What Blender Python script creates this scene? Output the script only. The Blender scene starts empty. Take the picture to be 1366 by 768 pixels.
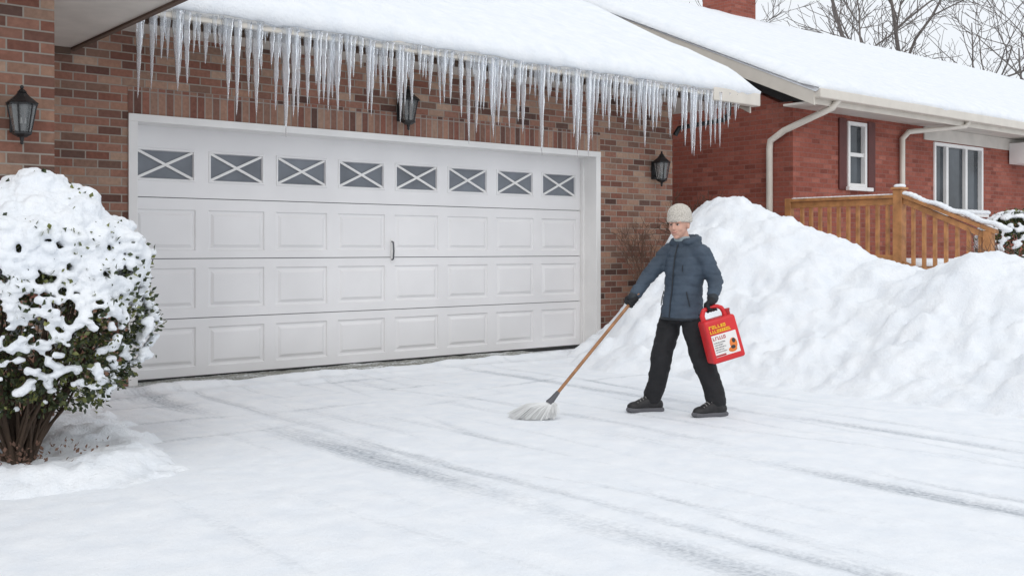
import bpy, bmesh, math, random
from mathutils import Vector, Matrix, noise
random.seed(7)
S=bpy.context.scene
YAW=-math.radians(39.89)
# ---------------------------------------------------------------- materials
def newmat(name):
    m=bpy.data.materials.new(name); m.use_nodes=True
    nt=m.node_tree; b=nt.nodes['Principled BSDF']
    return m,nt,b
def N(nt,t,**k):
    n=nt.nodes.new(t)
    for a,v in k.items(): setattr(n,a,v)
    return n
def simple(name,col,rough=0.6,var=0.15,scale=6,bump=0.0,bscale=60,metal=0,spec=0.5,dist=0.01):
    m,nt,b=newmat(name)
    tc=N(nt,'ShaderNodeTexCoord')
    no=N(nt,'ShaderNodeTexNoise'); no.inputs['Scale'].default_value=scale; no.inputs['Detail'].default_value=6
    nt.links.new(tc.outputs['Object'],no.inputs['Vector'])
    r=N(nt,'ShaderNodeValToRGB')
    r.color_ramp.elements[0].position=0.3; r.color_ramp.elements[1].position=0.7
    r.color_ramp.elements[0].color=tuple(c*(1-var) for c in col)+(1,)
    r.color_ramp.elements[1].color=tuple(min(1,c*(1+var)) for c in col)+(1,)
    nt.links.new(no.outputs['Fac'],r.inputs['Fac']); nt.links.new(r.outputs['Color'],b.inputs['Base Color'])
    b.inputs['Roughness'].default_value=rough; b.inputs['Metallic'].default_value=metal
    b.inputs['Specular IOR Level'].default_value=spec
    if bump>0:
        n2=N(nt,'ShaderNodeTexNoise'); n2.inputs['Scale'].default_value=bscale; n2.inputs['Detail'].default_value=5
        nt.links.new(tc.outputs['Object'],n2.inputs['Vector'])
        bp=N(nt,'ShaderNodeBump'); bp.inputs['Strength'].default_value=bump; bp.inputs['Distance'].default_value=dist
        nt.links.new(n2.outputs['Fac'],bp.inputs['Height']); nt.links.new(bp.outputs['Normal'],b.inputs['Normal'])
    return m
def brick(name,cols,mortar,soldier=False,bw=0.213,rh=0.076,ms=0.006,bumpd=0.006):
    m,nt,b=newmat(name); L=nt.links.new
    tc=N(nt,'ShaderNodeTexCoord'); ge=N(nt,'ShaderNodeNewGeometry')
    sx=N(nt,'ShaderNodeSeparateXYZ'); L(tc.outputs['Object'],sx.inputs[0])
    sn=N(nt,'ShaderNodeSeparateXYZ'); L(ge.outputs['Normal'],sn.inputs[0])
    ab=N(nt,'ShaderNodeMath',operation='ABSOLUTE'); L(sn.outputs['X'],ab.inputs[0])
    gt=N(nt,'ShaderNodeMath',operation='GREATER_THAN'); gt.inputs[1].default_value=0.6; L(ab.outputs[0],gt.inputs[0])
    mx=N(nt,'ShaderNodeMix'); L(gt.outputs[0],mx.inputs[0]); L(sx.outputs['X'],mx.inputs[2]); L(sx.outputs['Y'],mx.inputs[3])
    cb=N(nt,'ShaderNodeCombineXYZ')
    if soldier: L(sx.outputs['Z'],cb.inputs[0]); L(mx.outputs[0],cb.inputs[1])
    else: L(mx.outputs[0],cb.inputs[0]); L(sx.outputs['Z'],cb.inputs[1])
    br=N(nt,'ShaderNodeTexBrick'); br.inputs['Scale'].default_value=1
    if soldier: br.offset=0.0
    br.inputs['Color1'].default_value=(0,0,0,1); br.inputs['Color2'].default_value=(1,1,1,1)
    br.inputs['Mortar'].default_value=(0.5,0.5,0.5,1)
    br.inputs['Mortar Size'].default_value=ms; br.inputs['Mortar Smooth'].default_value=0.15
    br.inputs['Brick Width'].default_value=bw if not soldier else 0.9; br.inputs['Row Height'].default_value=rh
    L(cb.outputs[0],br.inputs['Vector'])
    r=N(nt,'ShaderNodeValToRGB'); r.color_ramp.interpolation='LINEAR'
    e=r.color_ramp.elements
    while len(e)<len(cols): e.new(0.5)
    for i,c in enumerate(cols):
        e[i].position=i/(len(cols)-1); e[i].color=tuple(c)+(1,)
    L(br.outputs['Color'],r.inputs['Fac'])
    no=N(nt,'ShaderNodeTexNoise'); no.inputs['Scale'].default_value=28; no.inputs['Detail'].default_value=6; L(tc.outputs['Object'],no.inputs['Vector'])
    n3=N(nt,'ShaderNodeTexNoise'); n3.inputs['Scale'].default_value=1.3; n3.inputs['Detail'].default_value=4; L(tc.outputs['Object'],n3.inputs['Vector'])
    ml=N(nt,'ShaderNodeMath',operation='MULTIPLY_ADD'); ml.inputs[1].default_value=0.7; ml.inputs[2].default_value=0.35; L(no.outputs['Fac'],ml.inputs[0])
    m2=N(nt,'ShaderNodeMath',operation='MULTIPLY_ADD'); m2.inputs[1].default_value=0.6; m2.inputs[2].default_value=0.0; L(n3.outputs['Fac'],m2.inputs[0])
    ad=N(nt,'ShaderNodeMath',operation='ADD'); L(ml.outputs[0],ad.inputs[0]); L(m2.outputs[0],ad.inputs[1])
    vm=N(nt,'ShaderNodeVectorMath',operation='SCALE'); L(r.outputs['Color'],vm.inputs[0]); L(ad.outputs[0],vm.inputs['Scale'])
    mc=N(nt,'ShaderNodeMix',data_type='RGBA'); L(br.outputs['Fac'],mc.inputs[0]); L(vm.outputs[0],mc.inputs[6]); mc.inputs[7].default_value=tuple(mortar)+(1,)
    L(mc.outputs[2],b.inputs['Base Color']); b.inputs['Roughness'].default_value=0.88; b.inputs['Specular IOR Level'].default_value=0.2
    h=N(nt,'ShaderNodeMath',operation='MULTIPLY_ADD'); h.inputs[1].default_value=-1.0; L(br.outputs['Fac'],h.inputs[0]); 
    hn=N(nt,'ShaderNodeMath',operation='MULTIPLY'); hn.inputs[1].default_value=0.5; L(no.outputs['Fac'],hn.inputs[0]); L(hn.outputs[0],h.inputs[2])
    bp=N(nt,'ShaderNodeBump'); bp.inputs['Strength'].default_value=0.8; bp.inputs['Distance'].default_value=bumpd
    L(h.outputs[0],bp.inputs['Height']); L(bp.outputs['Normal'],b.inputs['Normal'])
    return m
def snowmat(name,tracks=False):
    m,nt,b=newmat(name); L=nt.links.new
    tc=N(nt,'ShaderNodeTexCoord')
    n1=N(nt,'ShaderNodeTexNoise'); n1.inputs['Scale'].default_value=5; n1.inputs['Detail'].default_value=8; n1.inputs['Roughness'].default_value=0.6; L(tc.outputs['Object'],n1.inputs['Vector'])
    n2=N(nt,'ShaderNodeTexNoise'); n2.inputs['Scale'].default_value=70; n2.inputs['Detail'].default_value=4; L(tc.outputs['Object'],n2.inputs['Vector'])
    r=N(nt,'ShaderNodeValToRGB'); r.color_ramp.elements[0].position=0.3; r.color_ramp.elements[1].position=0.65
    r.color_ramp.elements[0].color=(0.80,0.83,0.87,1); r.color_ramp.elements[1].color=(0.88,0.895,0.915,1); L(n1.outputs['Fac'],r.inputs['Fac'])
    hsum=N(nt,'ShaderNodeMath',operation='MULTIPLY_ADD'); hsum.inputs[1].default_value=0.3; L(n2.outputs['Fac'],hsum.inputs[0]); L(n1.outputs['Fac'],hsum.inputs[2])
    bp=N(nt,'ShaderNodeBump'); bp.inputs['Strength'].default_value=0.7; bp.inputs['Distance'].default_value=0.035
    if not tracks:
        L(r.outputs['Color'],b.inputs['Base Color'])
        L(hsum.outputs[0],bp.inputs['Height'])
    else:
        bp.inputs['Distance'].default_value=0.016
        mp=N(nt,'ShaderNodeMapping'); mp.inputs['Scale'].default_value=(42,1.3,1); L(tc.outputs['Object'],mp.inputs['Vector'])
        st=N(nt,'ShaderNodeTexNoise'); st.inputs['Scale'].default_value=1; st.inputs['Detail'].default_value=6; st.inputs['Roughness'].default_value=0.7; L(mp.outputs[0],st.inputs['Vector'])
        sp=N(nt,'ShaderNodeTexNoise'); sp.inputs['Scale'].default_value=38; sp.inputs['Detail'].default_value=6; L(tc.outputs['Object'],sp.inputs['Vector'])
        mul=N(nt,'ShaderNodeMath',operation='MULTIPLY'); L(st.outputs['Fac'],mul.inputs[0]); 
        spp=N(nt,'ShaderNodeMath',operation='MULTIPLY_ADD'); spp.inputs[1].default_value=2.2; spp.inputs[2].default_value=-0.1; L(sp.outputs['Fac'],spp.inputs[0]); L(spp.outputs[0],mul.inputs[1])
        at=N(nt,'ShaderNodeAttribute'); at.attribute_name='wet'
        mm=N(nt,'ShaderNodeMath',operation='MULTIPLY'); L(mul.outputs[0],mm.inputs[0]); L(at.outputs['Fac'],mm.inputs[1])
        rr=N(nt,'ShaderNodeMapRange'); rr.inputs['From Min'].default_value=0.11; rr.inputs['From Max'].default_value=0.85; L(mm.outputs[0],rr.inputs['Value'])
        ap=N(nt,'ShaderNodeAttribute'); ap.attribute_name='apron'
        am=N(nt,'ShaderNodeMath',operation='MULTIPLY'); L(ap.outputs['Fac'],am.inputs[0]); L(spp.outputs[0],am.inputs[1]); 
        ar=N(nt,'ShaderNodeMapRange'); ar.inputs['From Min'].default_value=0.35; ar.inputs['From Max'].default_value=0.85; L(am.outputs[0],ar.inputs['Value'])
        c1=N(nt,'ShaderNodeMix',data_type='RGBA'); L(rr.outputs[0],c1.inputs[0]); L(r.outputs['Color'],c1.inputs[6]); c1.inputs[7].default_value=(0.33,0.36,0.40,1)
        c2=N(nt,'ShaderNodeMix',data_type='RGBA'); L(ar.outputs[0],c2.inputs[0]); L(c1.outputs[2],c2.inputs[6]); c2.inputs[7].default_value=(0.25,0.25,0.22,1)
        L(c2.outputs[2],b.inputs['Base Color'])
        hh=N(nt,'ShaderNodeMath',operation='MULTIPLY_ADD'); hh.inputs[1].default_value=-0.6; L(rr.outputs[0],hh.inputs[0]); L(hsum.outputs[0],hh.inputs[2])
        L(hh.outputs[0],bp.inputs['Height'])
    L(bp.outputs['Normal'],b.inputs['Normal'])
    b.inputs['Roughness'].default_value=0.75; b.inputs['Specular IOR Level'].default_value=0.25
    return m
M={}
M['snow']=snowmat('snow'); M['drive']=snowmat('driveway_snow',True)
GB=[(.085,.05,.042),(.23,.10,.072),(.32,.165,.12),(.15,.075,.058),(.42,.28,.205),(.27,.125,.09),(.37,.215,.15),(.11,.065,.055)]
M['brickA']=brick('garage_brick',GB,(.34,.30,.26))
M['soldier']=brick('soldier_brick',[(.10,.06,.05),(.26,.11,.08),(.34,.20,.145),(.18,.085,.065),(.40,.27,.20)],(.33,.29,.26),True)
M['brickB']=brick('house_brick',[(.21,.062,.045),(.32,.098,.07),(.27,.08,.056),(.37,.13,.095)],(.28,.14,.115),bumpd=0.005)
M['white']=simple('white_paint',(.80,.785,.77),.45,.04,3,.05,30)
M['door']=simple('door_paint',(.79,.775,.775),.40,.045,1.5,.05,14)
M['cream']=simple('cream_soffit',(.60,.56,.51),.6,.08,4)
M['gutter']=simple('gutter_paint',(.66,.61,.54),.4,.06,4)
M['seam']=simple('seam_dark',(.16,.16,.17),.8)
M['rubber']=simple('rubber',(.03,.03,.03),.8)
M['roofing']=simple('shingle',(.09,.08,.075),.9,.3,20,.4)
M['brownwood']=simple('brown_edge',(.10,.06,.04),.7)
M['glassdk']=simple('window_glass',(.16,.175,.20),.12,.25,2.2,0)
M['glasshs']=simple('house_glass',(.05,.06,.07),.05,.6,1.3,0)
M['black']=simple('black_metal',(.012,.012,.013),.4,.2,20)
M['shutter']=simple('shutter_red',(.10,.022,.018),.6)
M['wood']=simple('deck_wood',(.42,.19,.07),.6,.3,9,.2,40)
M['handle']=simple('broom_wood',(.34,.16,.07),.5,.3,15)
M['bark']=simple('bark',(.15,.13,.12),.9,.25,6)
M['twig']=simple('twig',(.15,.085,.06),.9,.3,9)
M['stem']=simple('shrub_stem',(.07,.045,.03),.9,.3,9)
m,nt,b=newmat('leaf'); g=N(nt,'ShaderNodeNewGeometry'); r=N(nt,'ShaderNodeValToRGB')
r.color_ramp.elements[0].color=(.018,.030,.012,1); r.color_ramp.elements[1].color=(.19,.20,.05,1)
e=r.color_ramp.elements.new(0.6); e.color=(.055,.072,.024,1)
nt.links.new(g.outputs['Random Per Island'],r.inputs['Fac']); nt.links.new(r.outputs['Color'],b.inputs['Base Color']); b.inputs['Roughness'].default_value=.5
M['leaf']=m
m,nt,b=newmat('ice'); b.inputs['Base Color'].default_value=(.92,.95,.99,1); b.inputs['Roughness'].default_value=.1
b.inputs['IOR'].default_value=1.31; b.inputs['Transmission Weight'].default_value=.78
tc=N(nt,'ShaderNodeTexCoord'); n=N(nt,'ShaderNodeTexNoise'); n.inputs['Scale'].default_value=45; nt.links.new(tc.outputs['Object'],n.inputs['Vector'])
bp=N(nt,'ShaderNodeBump'); bp.inputs['Strength'].default_value=.5; bp.inputs['Distance'].default_value=.01; nt.links.new(n.outputs['Fac'],bp.inputs['Height']); nt.links.new(bp.outputs['Normal'],b.inputs['Normal'])
M['ice']=m
m,nt,b=newmat('lamp_glass'); b.inputs['Base Color'].default_value=(.5,.52,.52,1); b.inputs['Transmission Weight'].default_value=.7; b.inputs['Roughness'].default_value=.15
M['lglass']=m
M['jacket']=simple('jacket_fabric',(.052,.074,.104),.75,.2,7,.35,55)
M['jacketdk']=simple('jacket_trim',(.015,.02,.027),.6)
M['pants']=simple('pants_fabric',(.010,.010,.012),.8,.3,8,.4,40)
M['glove']=simple('glove',(.008,.008,.010),.75,.2,30)
M['boot']=simple('boot',(.016,.015,.016),.6,.3,30,.2,80)
M['sole']=simple('boot_sole',(.11,.11,.12),.8)
M['lace']=simple('boot_lace',(.25,.24,.23),.8)
M['skin']=simple('skin',(.60,.34,.255),.5,.06,30)
M['lip']=simple('lip',(.42,.14,.12),.5)
M['eyew']=simple('eye_white',(.6,.58,.56),.3); M['eyed']=simple('eye_dark',(.03,.02,.015),.3); M['hair']=simple('hair',(.08,.045,.025),.8)
M['redp']=simple('red_plastic',(.64,.02,.024),.36,.08,8,.08,18)
M['redd']=simple('red_cap',(.40,.012,.015),.4)
M['lblw']=simple('label_white',(.80,.77,.74),.5,.03); M['lbly']=simple('label_yellow',(.85,.50,.02),.5,.03); M['lblo']=simple('label_orange',(.75,.20,.03),.5); M['lblk']=simple('label_black',(.03,.03,.03),.5)
M['bristle']=simple('bristle',(.80,.80,.79),.7,.08)
M['collar']=simple('inner_collar',(.30,.36,.38),.8)
m,nt,b=newmat('knit'); tc=N(nt,'ShaderNodeTexCoord'); w=N(nt,'ShaderNodeTexVoronoi'); w.inputs['Scale'].default_value=95
nt.links.new(tc.outputs['Object'],w.inputs['Vector']); r=N(nt,'ShaderNodeValToRGB'); r.color_ramp.elements[0].color=(.72,.67,.60,1); r.color_ramp.elements[1].color=(.42,.38,.33,1)
nt.links.new(w.outputs['Distance'],r.inputs['Fac']); nt.links.new(r.outputs['Color'],b.inputs['Base Color']); b.inputs['Roughness'].default_value=.95
bp=N(nt,'ShaderNodeBump'); bp.invert=True; bp.inputs['Strength'].default_value=.8; bp.inputs['Distance'].default_value=.006; nt.links.new(w.outputs['Distance'],bp.inputs['Height']); nt.links.new(bp.outputs['Normal'],b.inputs['Normal'])
M['knit']=m
# ---------------------------------------------------------------- helpers
def link(o,parent=None):
    S.collection.objects.link(o)
    if parent: o.parent=parent
    return o
def empty(name,loc=(0,0,0),rz=0):
    o=bpy.data.objects.new(name,None); o.location=loc; o.rotation_euler=(0,0,rz); o.empty_display_size=.2; return link(o)
def mesh(name,v,f,mat,parent=None,smooth=False):
    me=bpy.data.meshes.new(name); me.from_pydata(v,[],f); me.update()
    me.materials.append(M[mat] if isinstance(mat,str) else mat)
    if smooth: me.polygons.foreach_set('use_smooth',[True]*len(me.polygons))
    return link(bpy.data.objects.new(name,me),parent)
def bvf(x0,x1,y0,y1,z0,z1):
    return [(x0,y0,z0),(x1,y0,z0),(x1,y1,z0),(x0,y1,z0),(x0,y0,z1),(x1,y0,z1),(x1,y1,z1),(x0,y1,z1)],[(0,3,2,1),(4,5,6,7),(0,1,5,4),(1,2,6,5),(2,3,7,6),(3,0,4,7)]
def box(name,x0,x1,y0,y1,z0,z1,mat,parent=None,bev=0):
    v,f=bvf(x0,x1,y0,y1,z0,z1); o=mesh(name,v,f,mat,parent)
    if bev:
        b=o.modifiers.new('b','BEVEL'); b.width=bev; b.segments=2
    return o
def boxes(name,L,mat,parent=None,bev=0):
    V=[];F=[]
    for a in L:
        v,f=bvf(*a); n=len(V); V+=v; F+=[tuple(i+n for i in q) for q in f]
    o=mesh(name,V,F,mat,parent)
    if bev:
        b=o.modifiers.new('b','BEVEL'); b.width=bev; b.segments=1
    return o
def tube(name,paths,mat,parent=None,res=2,cyc=False):
    cu=bpy.data.curves.new(name,'CURVE'); cu.dimensions='3D'; cu.bevel_depth=1.0; cu.bevel_resolution=res; cu.use_fill_caps=True
    for pts,rad in paths:
        s=cu.splines.new('POLY'); s.points.add(len(pts)-1)
        for i,p in enumerate(pts):
            s.points[i].co=(p[0],p[1],p[2],1); s.points[i].radius=rad[i] if hasattr(rad,'__len__') else rad
    cu.materials.append(M[mat]); 
    o=bpy.data.objects.new(name,cu); link(o)
    dg=bpy.context.evaluated_depsgraph_get(); me=bpy.data.meshes.new_from_object(o.evaluated_get(dg))
    me.polygons.foreach_set('use_smooth',[True]*len(me.polygons))
    bpy.data.objects.remove(o); o2=bpy.data.objects.new(name,me); me.name=name
    if not me.materials: me.materials.append(M[mat])
    return link(o2,parent)
_ico={}
def sph(bm,c,r,rot=None,sub=2):
    if not hasattr(r,'__len__'): r=(r,r,r)
    mt=Matrix.Translation(Vector(c))
    if rot is not None: mt=mt@rot.to_4x4()
    mt=mt@Matrix.Diagonal((r[0],r[1],r[2],1))
    bmesh.ops.create_icosphere(bm,subdivisions=sub,radius=1,matrix=mt)
def ico(sub):
    if sub not in _ico:
        b=bmesh.new(); bmesh.ops.create_icosphere(b,subdivisions=sub,radius=1); b.verts.ensure_lookup_table()
        _ico[sub]=([v.co.copy() for v in b.verts],[tuple(v.index for v in f.verts) for f in b.faces]); b.free()
    return _ico[sub]
class Blobs:
    def __init__(s): s.V=[]; s.F=[]
    def add(s,c,r,sub=1):
        v,f=ico(sub); n=len(s.V)
        s.V+=[(c[0]+a.x*r[0],c[1]+a.y*r[1],c[2]+a.z*r[2]) for a in v]; s.F+=[tuple(i+n for i in q) for q in f]
def cap(bm,p,q,r1,r2,seg=16):
    p=Vector(p);q=Vector(q); sph(bm,p,r1); sph(bm,q,r2)
    d=q-p; L=d.length
    if L<1e-5: return
    rot=d.to_track_quat('Z','Y').to_matrix().to_4x4()
    bmesh.ops.create_cone(bm,cap_ends=True,segments=seg,radius1=r1,radius2=r2,depth=L,matrix=Matrix.Translation((p+q)/2)@rot)
def chain(bm,pts,rads):
    for i in range(len(pts)-1): cap(bm,pts[i],pts[i+1],rads[i],rads[i+1])
def loft(bm,rings,seg=24):
    R=[]
    for c,ax,bx,a,b in rings:
        R.append([bm.verts.new(Vector(c)+Vector(ax)*a*math.cos(t)+Vector(bx)*b*math.sin(t)) for t in [2*math.pi*i/seg for i in range(seg)]])
    for i in range(len(R)-1):
        for j in range(seg):
            bm.faces.new((R[i][j],R[i][(j+1)%seg],R[i+1][(j+1)%seg],R[i+1][j]))
    bm.faces.new(R[0][::-1]); bm.faces.new(R[-1])
def remesh(name,bm,voxel,mat,parent=None,smooth=4,disp=None):
    me=bpy.data.meshes.new(name)
    if isinstance(bm,Blobs): me.from_pydata(bm.V,[],bm.F); me.update()
    else: bmesh.ops.recalc_face_normals(bm,faces=bm.faces); bm.to_mesh(me); bm.free()
    o=bpy.data.objects.new(name,me); link(o)
    r=o.modifiers.new('r','REMESH'); r.mode='VOXEL'; r.voxel_size=voxel; r.use_smooth_shade=True
    if smooth:
        s=o.modifiers.new('s','SMOOTH'); s.factor=.5; s.iterations=smooth
    dg=bpy.context.evaluated_depsgraph_get(); m2=bpy.data.meshes.new_from_object(o.evaluated_get(dg))
    bpy.data.objects.remove(o)
    if disp:
        m2.update()
        ns=[v.normal.copy() for v in m2.vertices]
        for v,nn in zip(m2.vertices,ns): v.co+=nn*disp(v.co)
    m2.materials.clear(); m2.materials.append(M[mat]); m2.polygons.foreach_set('use_smooth',[True]*len(m2.polygons))
    m2.name=name
    return link(bpy.data.objects.new(name,m2),parent)
def fbm(x,y,z=0,o=4):
    s=0;a=1;t=0
    for i in range(o):
        s+=a*noise.noise(Vector((x,y,z))); t+=a; a*=.5; x*=2.03;y*=2.03;z=z*2.03+3.1
    return s/t
def ss(a,b,x):
    t=max(0,min(1,(x-a)/(b-a))); return t*t*(3-2*t)
def interp(T,x):
    if x<=T[0][0]: return T[0][1]
    for i in range(len(T)-1):
        if x<=T[i+1][0]:
            t=(x-T[i][0])/(T[i+1][0]-T[i][0]); t=t*t*(3-2*t); return T[i][1]*(1-t)+T[i+1][1]*t
    return T[-1][1]
def axis(segs):
    out=[segs[0][0]]
    for a,b,st in segs:
        n=max(1,int(round((b-a)/st)))
        out+=[a+(b-a)*(i+1)/n for i in range(n)]
    return out
def hfield(name,xs,ys,fn,mat,parent=None,attrs=None):
    nx=len(xs);V=[(x,y,fn(x,y)) for y in ys for x in xs]
    F=[(j*nx+i,j*nx+i+1,(j+1)*nx+i+1,(j+1)*nx+i) for j in range(len(ys)-1) for i in range(nx-1)]
    o=mesh(name,V,F,mat,parent,True)
    if attrs:
        for an,af in attrs.items():
            a=o.data.attributes.new(an,'FLOAT','POINT'); a.data.foreach_set('value',[af(v[0],v[1]) for v in V])
    return o
# ---------------------------------------------------------------- ground
mesh('ground',[(-300,-300,-.03),(300,-300,-.03),(300,300,-.03),(-300,300,-.03)],[(0,1,2,3)],'snow')
TR=[(-.14,.12,.95,0),(.16,.05,.6,.0),(.45,.035,.35,.03),(.78,.04,.35,-.04),(1.15,.03,.3,.02),(1.60,.09,.85,0),(1.86,.05,.5,.01),(2.35,.04,.35,-.05),(2.75,.03,.3,.06),(3.05,.08,.75,0),(3.40,.05,.5,.0),(3.85,.05,.4,.03),
    (-.55,.04,.3,.02),(-.95,.05,.25,-.05),(-1.4,.05,.25,.04),(.9,.035,.4,.22),(2.1,.03,.35,-.20),(.1,.03,.35,-.16),(3.2,.035,.4,.17)]
def band(x,y):
    s=0
    for i,(c,w,a,sl) in enumerate(TR):
        cx=c+.10*noise.noise(Vector((y*.35,i*7.3,0)))+.03*noise.noise(Vector((y*1.4,i*5.1,3)))+sl*(y+4)
        d=(x-cx)/w
        if abs(d)>3: continue
        k=.65+1.1*noise.noise(Vector((y*.6,i*3.3,5)))
        s+=a*k*math.exp(-d*d)
    return max(0,min(1.0,s))
def wet(x,y):
    g=0
    for k,yy in enumerate((-.85,-1.2,-1.6,-2.1,-2.7)):
        c=yy+.25*math.sin(x*.7+k*1.3)
        g+=.55*math.exp(-((y-c)/.035)**2)*ss(-.2,.35,noise.noise(Vector((x*.9,k*5,2))))
    return min(1,(band(x,y)+g+.38*max(0,fbm(x*1.3,y*.5,3))+.10)*ss(-.1,-.7,y))
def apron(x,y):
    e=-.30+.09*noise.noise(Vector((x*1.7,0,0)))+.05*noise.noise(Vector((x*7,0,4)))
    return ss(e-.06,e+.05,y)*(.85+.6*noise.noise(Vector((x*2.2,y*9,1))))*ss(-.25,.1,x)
def drv(x,y):
    z=.016*fbm(x*1.3,y*.8,1)+.006*noise.noise(Vector((x*12,y*3,0)))+.005*noise.noise(Vector((x*9,y*9,4)))-.012*band(x,y)
    e=-.46+.08*noise.noise(Vector((x*1.1,0,9)))
    z+=.05*math.exp(-((y-e)/.10)**2)*(.75+.7*noise.noise(Vector((x*2,y*3,3))))
    e2=-.92+.1*math.sin(x*.9)
    z+=.022*math.exp(-((y-e2)/.09)**2)
    return z+.012-.012*apron(x,y)
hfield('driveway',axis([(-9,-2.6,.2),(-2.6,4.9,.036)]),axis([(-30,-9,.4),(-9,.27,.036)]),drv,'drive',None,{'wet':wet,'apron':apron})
def bed(x,y):
    d1=(-.33+.185*y)-x; d2=y+4.02+.12*math.sin(x*3); 
    k=.25; h=max(0,min(1,.5+.5*(d2-d1)/k)); d=d2*(1-h)+d1*h-k*h*(1-h)
    d+=.14*noise.noise(Vector((x*2.3,y*2.3,0)))+.07*noise.noise(Vector((x*7,y*7,0)))
    z=-.05+.11*ss(-.18,.35,d)+.08*ss(.2,1.2,d)
    z+=ss(-.05,.2,d)*(.08*fbm(x*3,y*3,0)+.05*fbm(x*9,y*9,1))
    ch=noise.voronoi(Vector((x*8,y*8,0)))[0]; z+=ss(-.1,.05,d)*ss(.8,.1,d)*.03*(ch[1]-ch[0])
    z+=.22*ss(-1.2,-.2,y)*ss(-.05,.35,d)
    r=math.hypot(x+1.75,y+3.15)
    z-=.07*ss(.42,.12,r)
    z+=.04*math.exp(-((r-.62)/.16)**2)*ss(-.1,.2,d)
    return z
hfield('snow_mound',axis([(-9,-4,.2),(-4,-.1,.034)]),axis([(-4.5,-.02,.034)]),bed,'snow')
HC=[(-30,1.0),(-7,1.05),(-5.3,1.12),(-4.75,1.24),(-4.15,1.03),(-3.45,1.14),(-2.96,1.38),(-2.3,1.66),(-1.65,1.88),(-1.1,1.76),(-.4,1.40),(.4,1.0)]
FT=[(-30,4.4),(-6,4.3),(-3,4.15),(-1.6,4.05),(-.9,4.55),(-.15,5.45),(.05,5.65),(.3,7.6)]
CR=[(-30,6.4),(-3,6.45),(-1.6,6.5),(-.5,6.9),(.4,8.3)]
PR=[(0,0),(.10,.06),(.22,.14),(.42,.32),(.58,.52),(.80,.83),(.92,.96),(1.0,1.0)]
def bank(x,y):
    f=interp(FT,y)+.20*noise.noise(Vector((y*1.7,0,2)))+.09*noise.noise(Vector((y*5,0,2))); c=interp(CR,y)+.2*noise.noise(Vector((y*1.1,4,2))); H=interp(HC,y)
    t=(x-f)/(c-f)
    if t<=0: z=.15*max(t,-1)
    elif t<1: z=H*(interp(PR,t)*.6+.4*t)
    else:
        z=H+(.80-H)*ss(c,c+1.8,x)
    w=ss(-.05,.25,t)
    if w>0:
        z+=w*(.18*fbm(x*1.4,y*1.4,0,3)+.085*fbm(x*4.5,y*4.5,2,4)+.03*fbm(x*13,y*13,5,3))
        ch=noise.voronoi(Vector((x*2.6+.5*noise.noise(Vector((x*3,y*3,0))),y*2.6+.5*noise.noise(Vector((x*3,y*3,7))),z*2)))[0]; 
        z+=w*(.09*(ch[1]-ch[0])-.035)*ss(1.3,.6,t)
    if -.12<t<1.1:
        ch=noise.voronoi(Vector((x*8,y*8,0)))[0]
        z+=ss(-.12,.05,t)*ss(1.1,.0,t)*.045*(ch[1]-ch[0])*(.5+noise.noise(Vector((x*2,y*2,6))))
    if x>8.6: z=min(z,.90)
    return z-.012
hfield('snow_bank',axis([(3.7,7.6,.034),(7.6,13,.12),(13,60,1.2)]),axis([(-30,-7,.5),(-7,.3,.034),(.3,16,.4)]),bank,'snow')
# ---------------------------------------------------------------- garage
G=empty('brick_garage')
box('wall_left',-1.29,-.05,0,.3,-.1,3.25,'brickA',G)
box('wall_right',5.98,7.37,0,.3,-.1,3.25,'brickA',G)
box('wall_lintel',-.05,5.98,0,.3,2.735,3.25,'brickA',G)
box('soldier_course',-.05,5.98,-.006,.3,2.49,2.735,'soldier',G)
box('side_wall',7.07,7.37,.3,9,-.1,3.25,'brickA',G)
mesh('gable_wall',[(7.37,0,3.25),(7.37,9,3.25),(7.37,4.5,5.55),(7.2,0,3.25),(7.2,9,3.25),(7.2,4.5,5.55)],[(0,1,2),(3,5,4),(0,2,5,3),(1,4,5,2)],'brickA',G)
box('back_wall',-1.29,7.07,8.7,9,-.1,3.25,'brickA',G)
box('jamb_left',-.05,.035,-.02,.30,0,2.42,'white',G,.004)
box('jamb_right',5.90,5.98,-.02,.30,0,2.42,'white',G,.004)
box('jamb_stop',5.87,5.90,.20,.30,0,2.42,'white',G)
box('head_trim',-.05,5.98,-.023,.30,2.42,2.49,'white',G,.004)
X0,X1=-.30,8.28
mesh('roof_deck',[(X0,-.6,3.30),(X1,-.6,3.30),(X1,4.5,5.85),(X0,4.5,5.85),(X1,9.6,3.30),(X0,9.6,3.30),(X0,-.6,3.36),(X1,-.6,3.36),(X1,4.5,5.91),(X0,4.5,5.91),(X1,9.6,3.36),(X0,9.6,3.36)],
 [(0,1,2,3),(3,2,4,5),(6,9,8,7),(9,11,10,8),(0,6,7,1),(1,7,8,2),(2,8,10,4),(0,3,9,6),(3,5,11,9),(5,4,10,11)],'roofing',G)
mesh('rake_board',[(X1+.0,-.6,3.12),(X1,4.5,5.67),(X1,4.5,5.93),(X1,-.6,3.38),(X1+.03,-.6,3.12),(X1+.03,4.5,5.67),(X1+.03,4.5,5.93),(X1+.03,-.6,3.38)],[(0,1,2,3),(4,7,6,5),(0,4,5,1),(3,2,6,7),(0,3,7,4)],'gutter',G)
box('soffit',X0,X1,-.57,-.0,3.235,3.255,'cream',G)
box('soffit_return',7.37,X1,0,4,3.235,3.255,'cream',G)
box('fascia',X0,X1,-.60,-.57,3.20,3.37,'brownwood',G)
box('gutter',X0,X1,-.70,-.60,3.26,3.36,'gutter',G,.012)
box('gutter_return',7.35,X1+.06,-.74,-.60,3.20,3.375,'gutter',G,.015)
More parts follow.
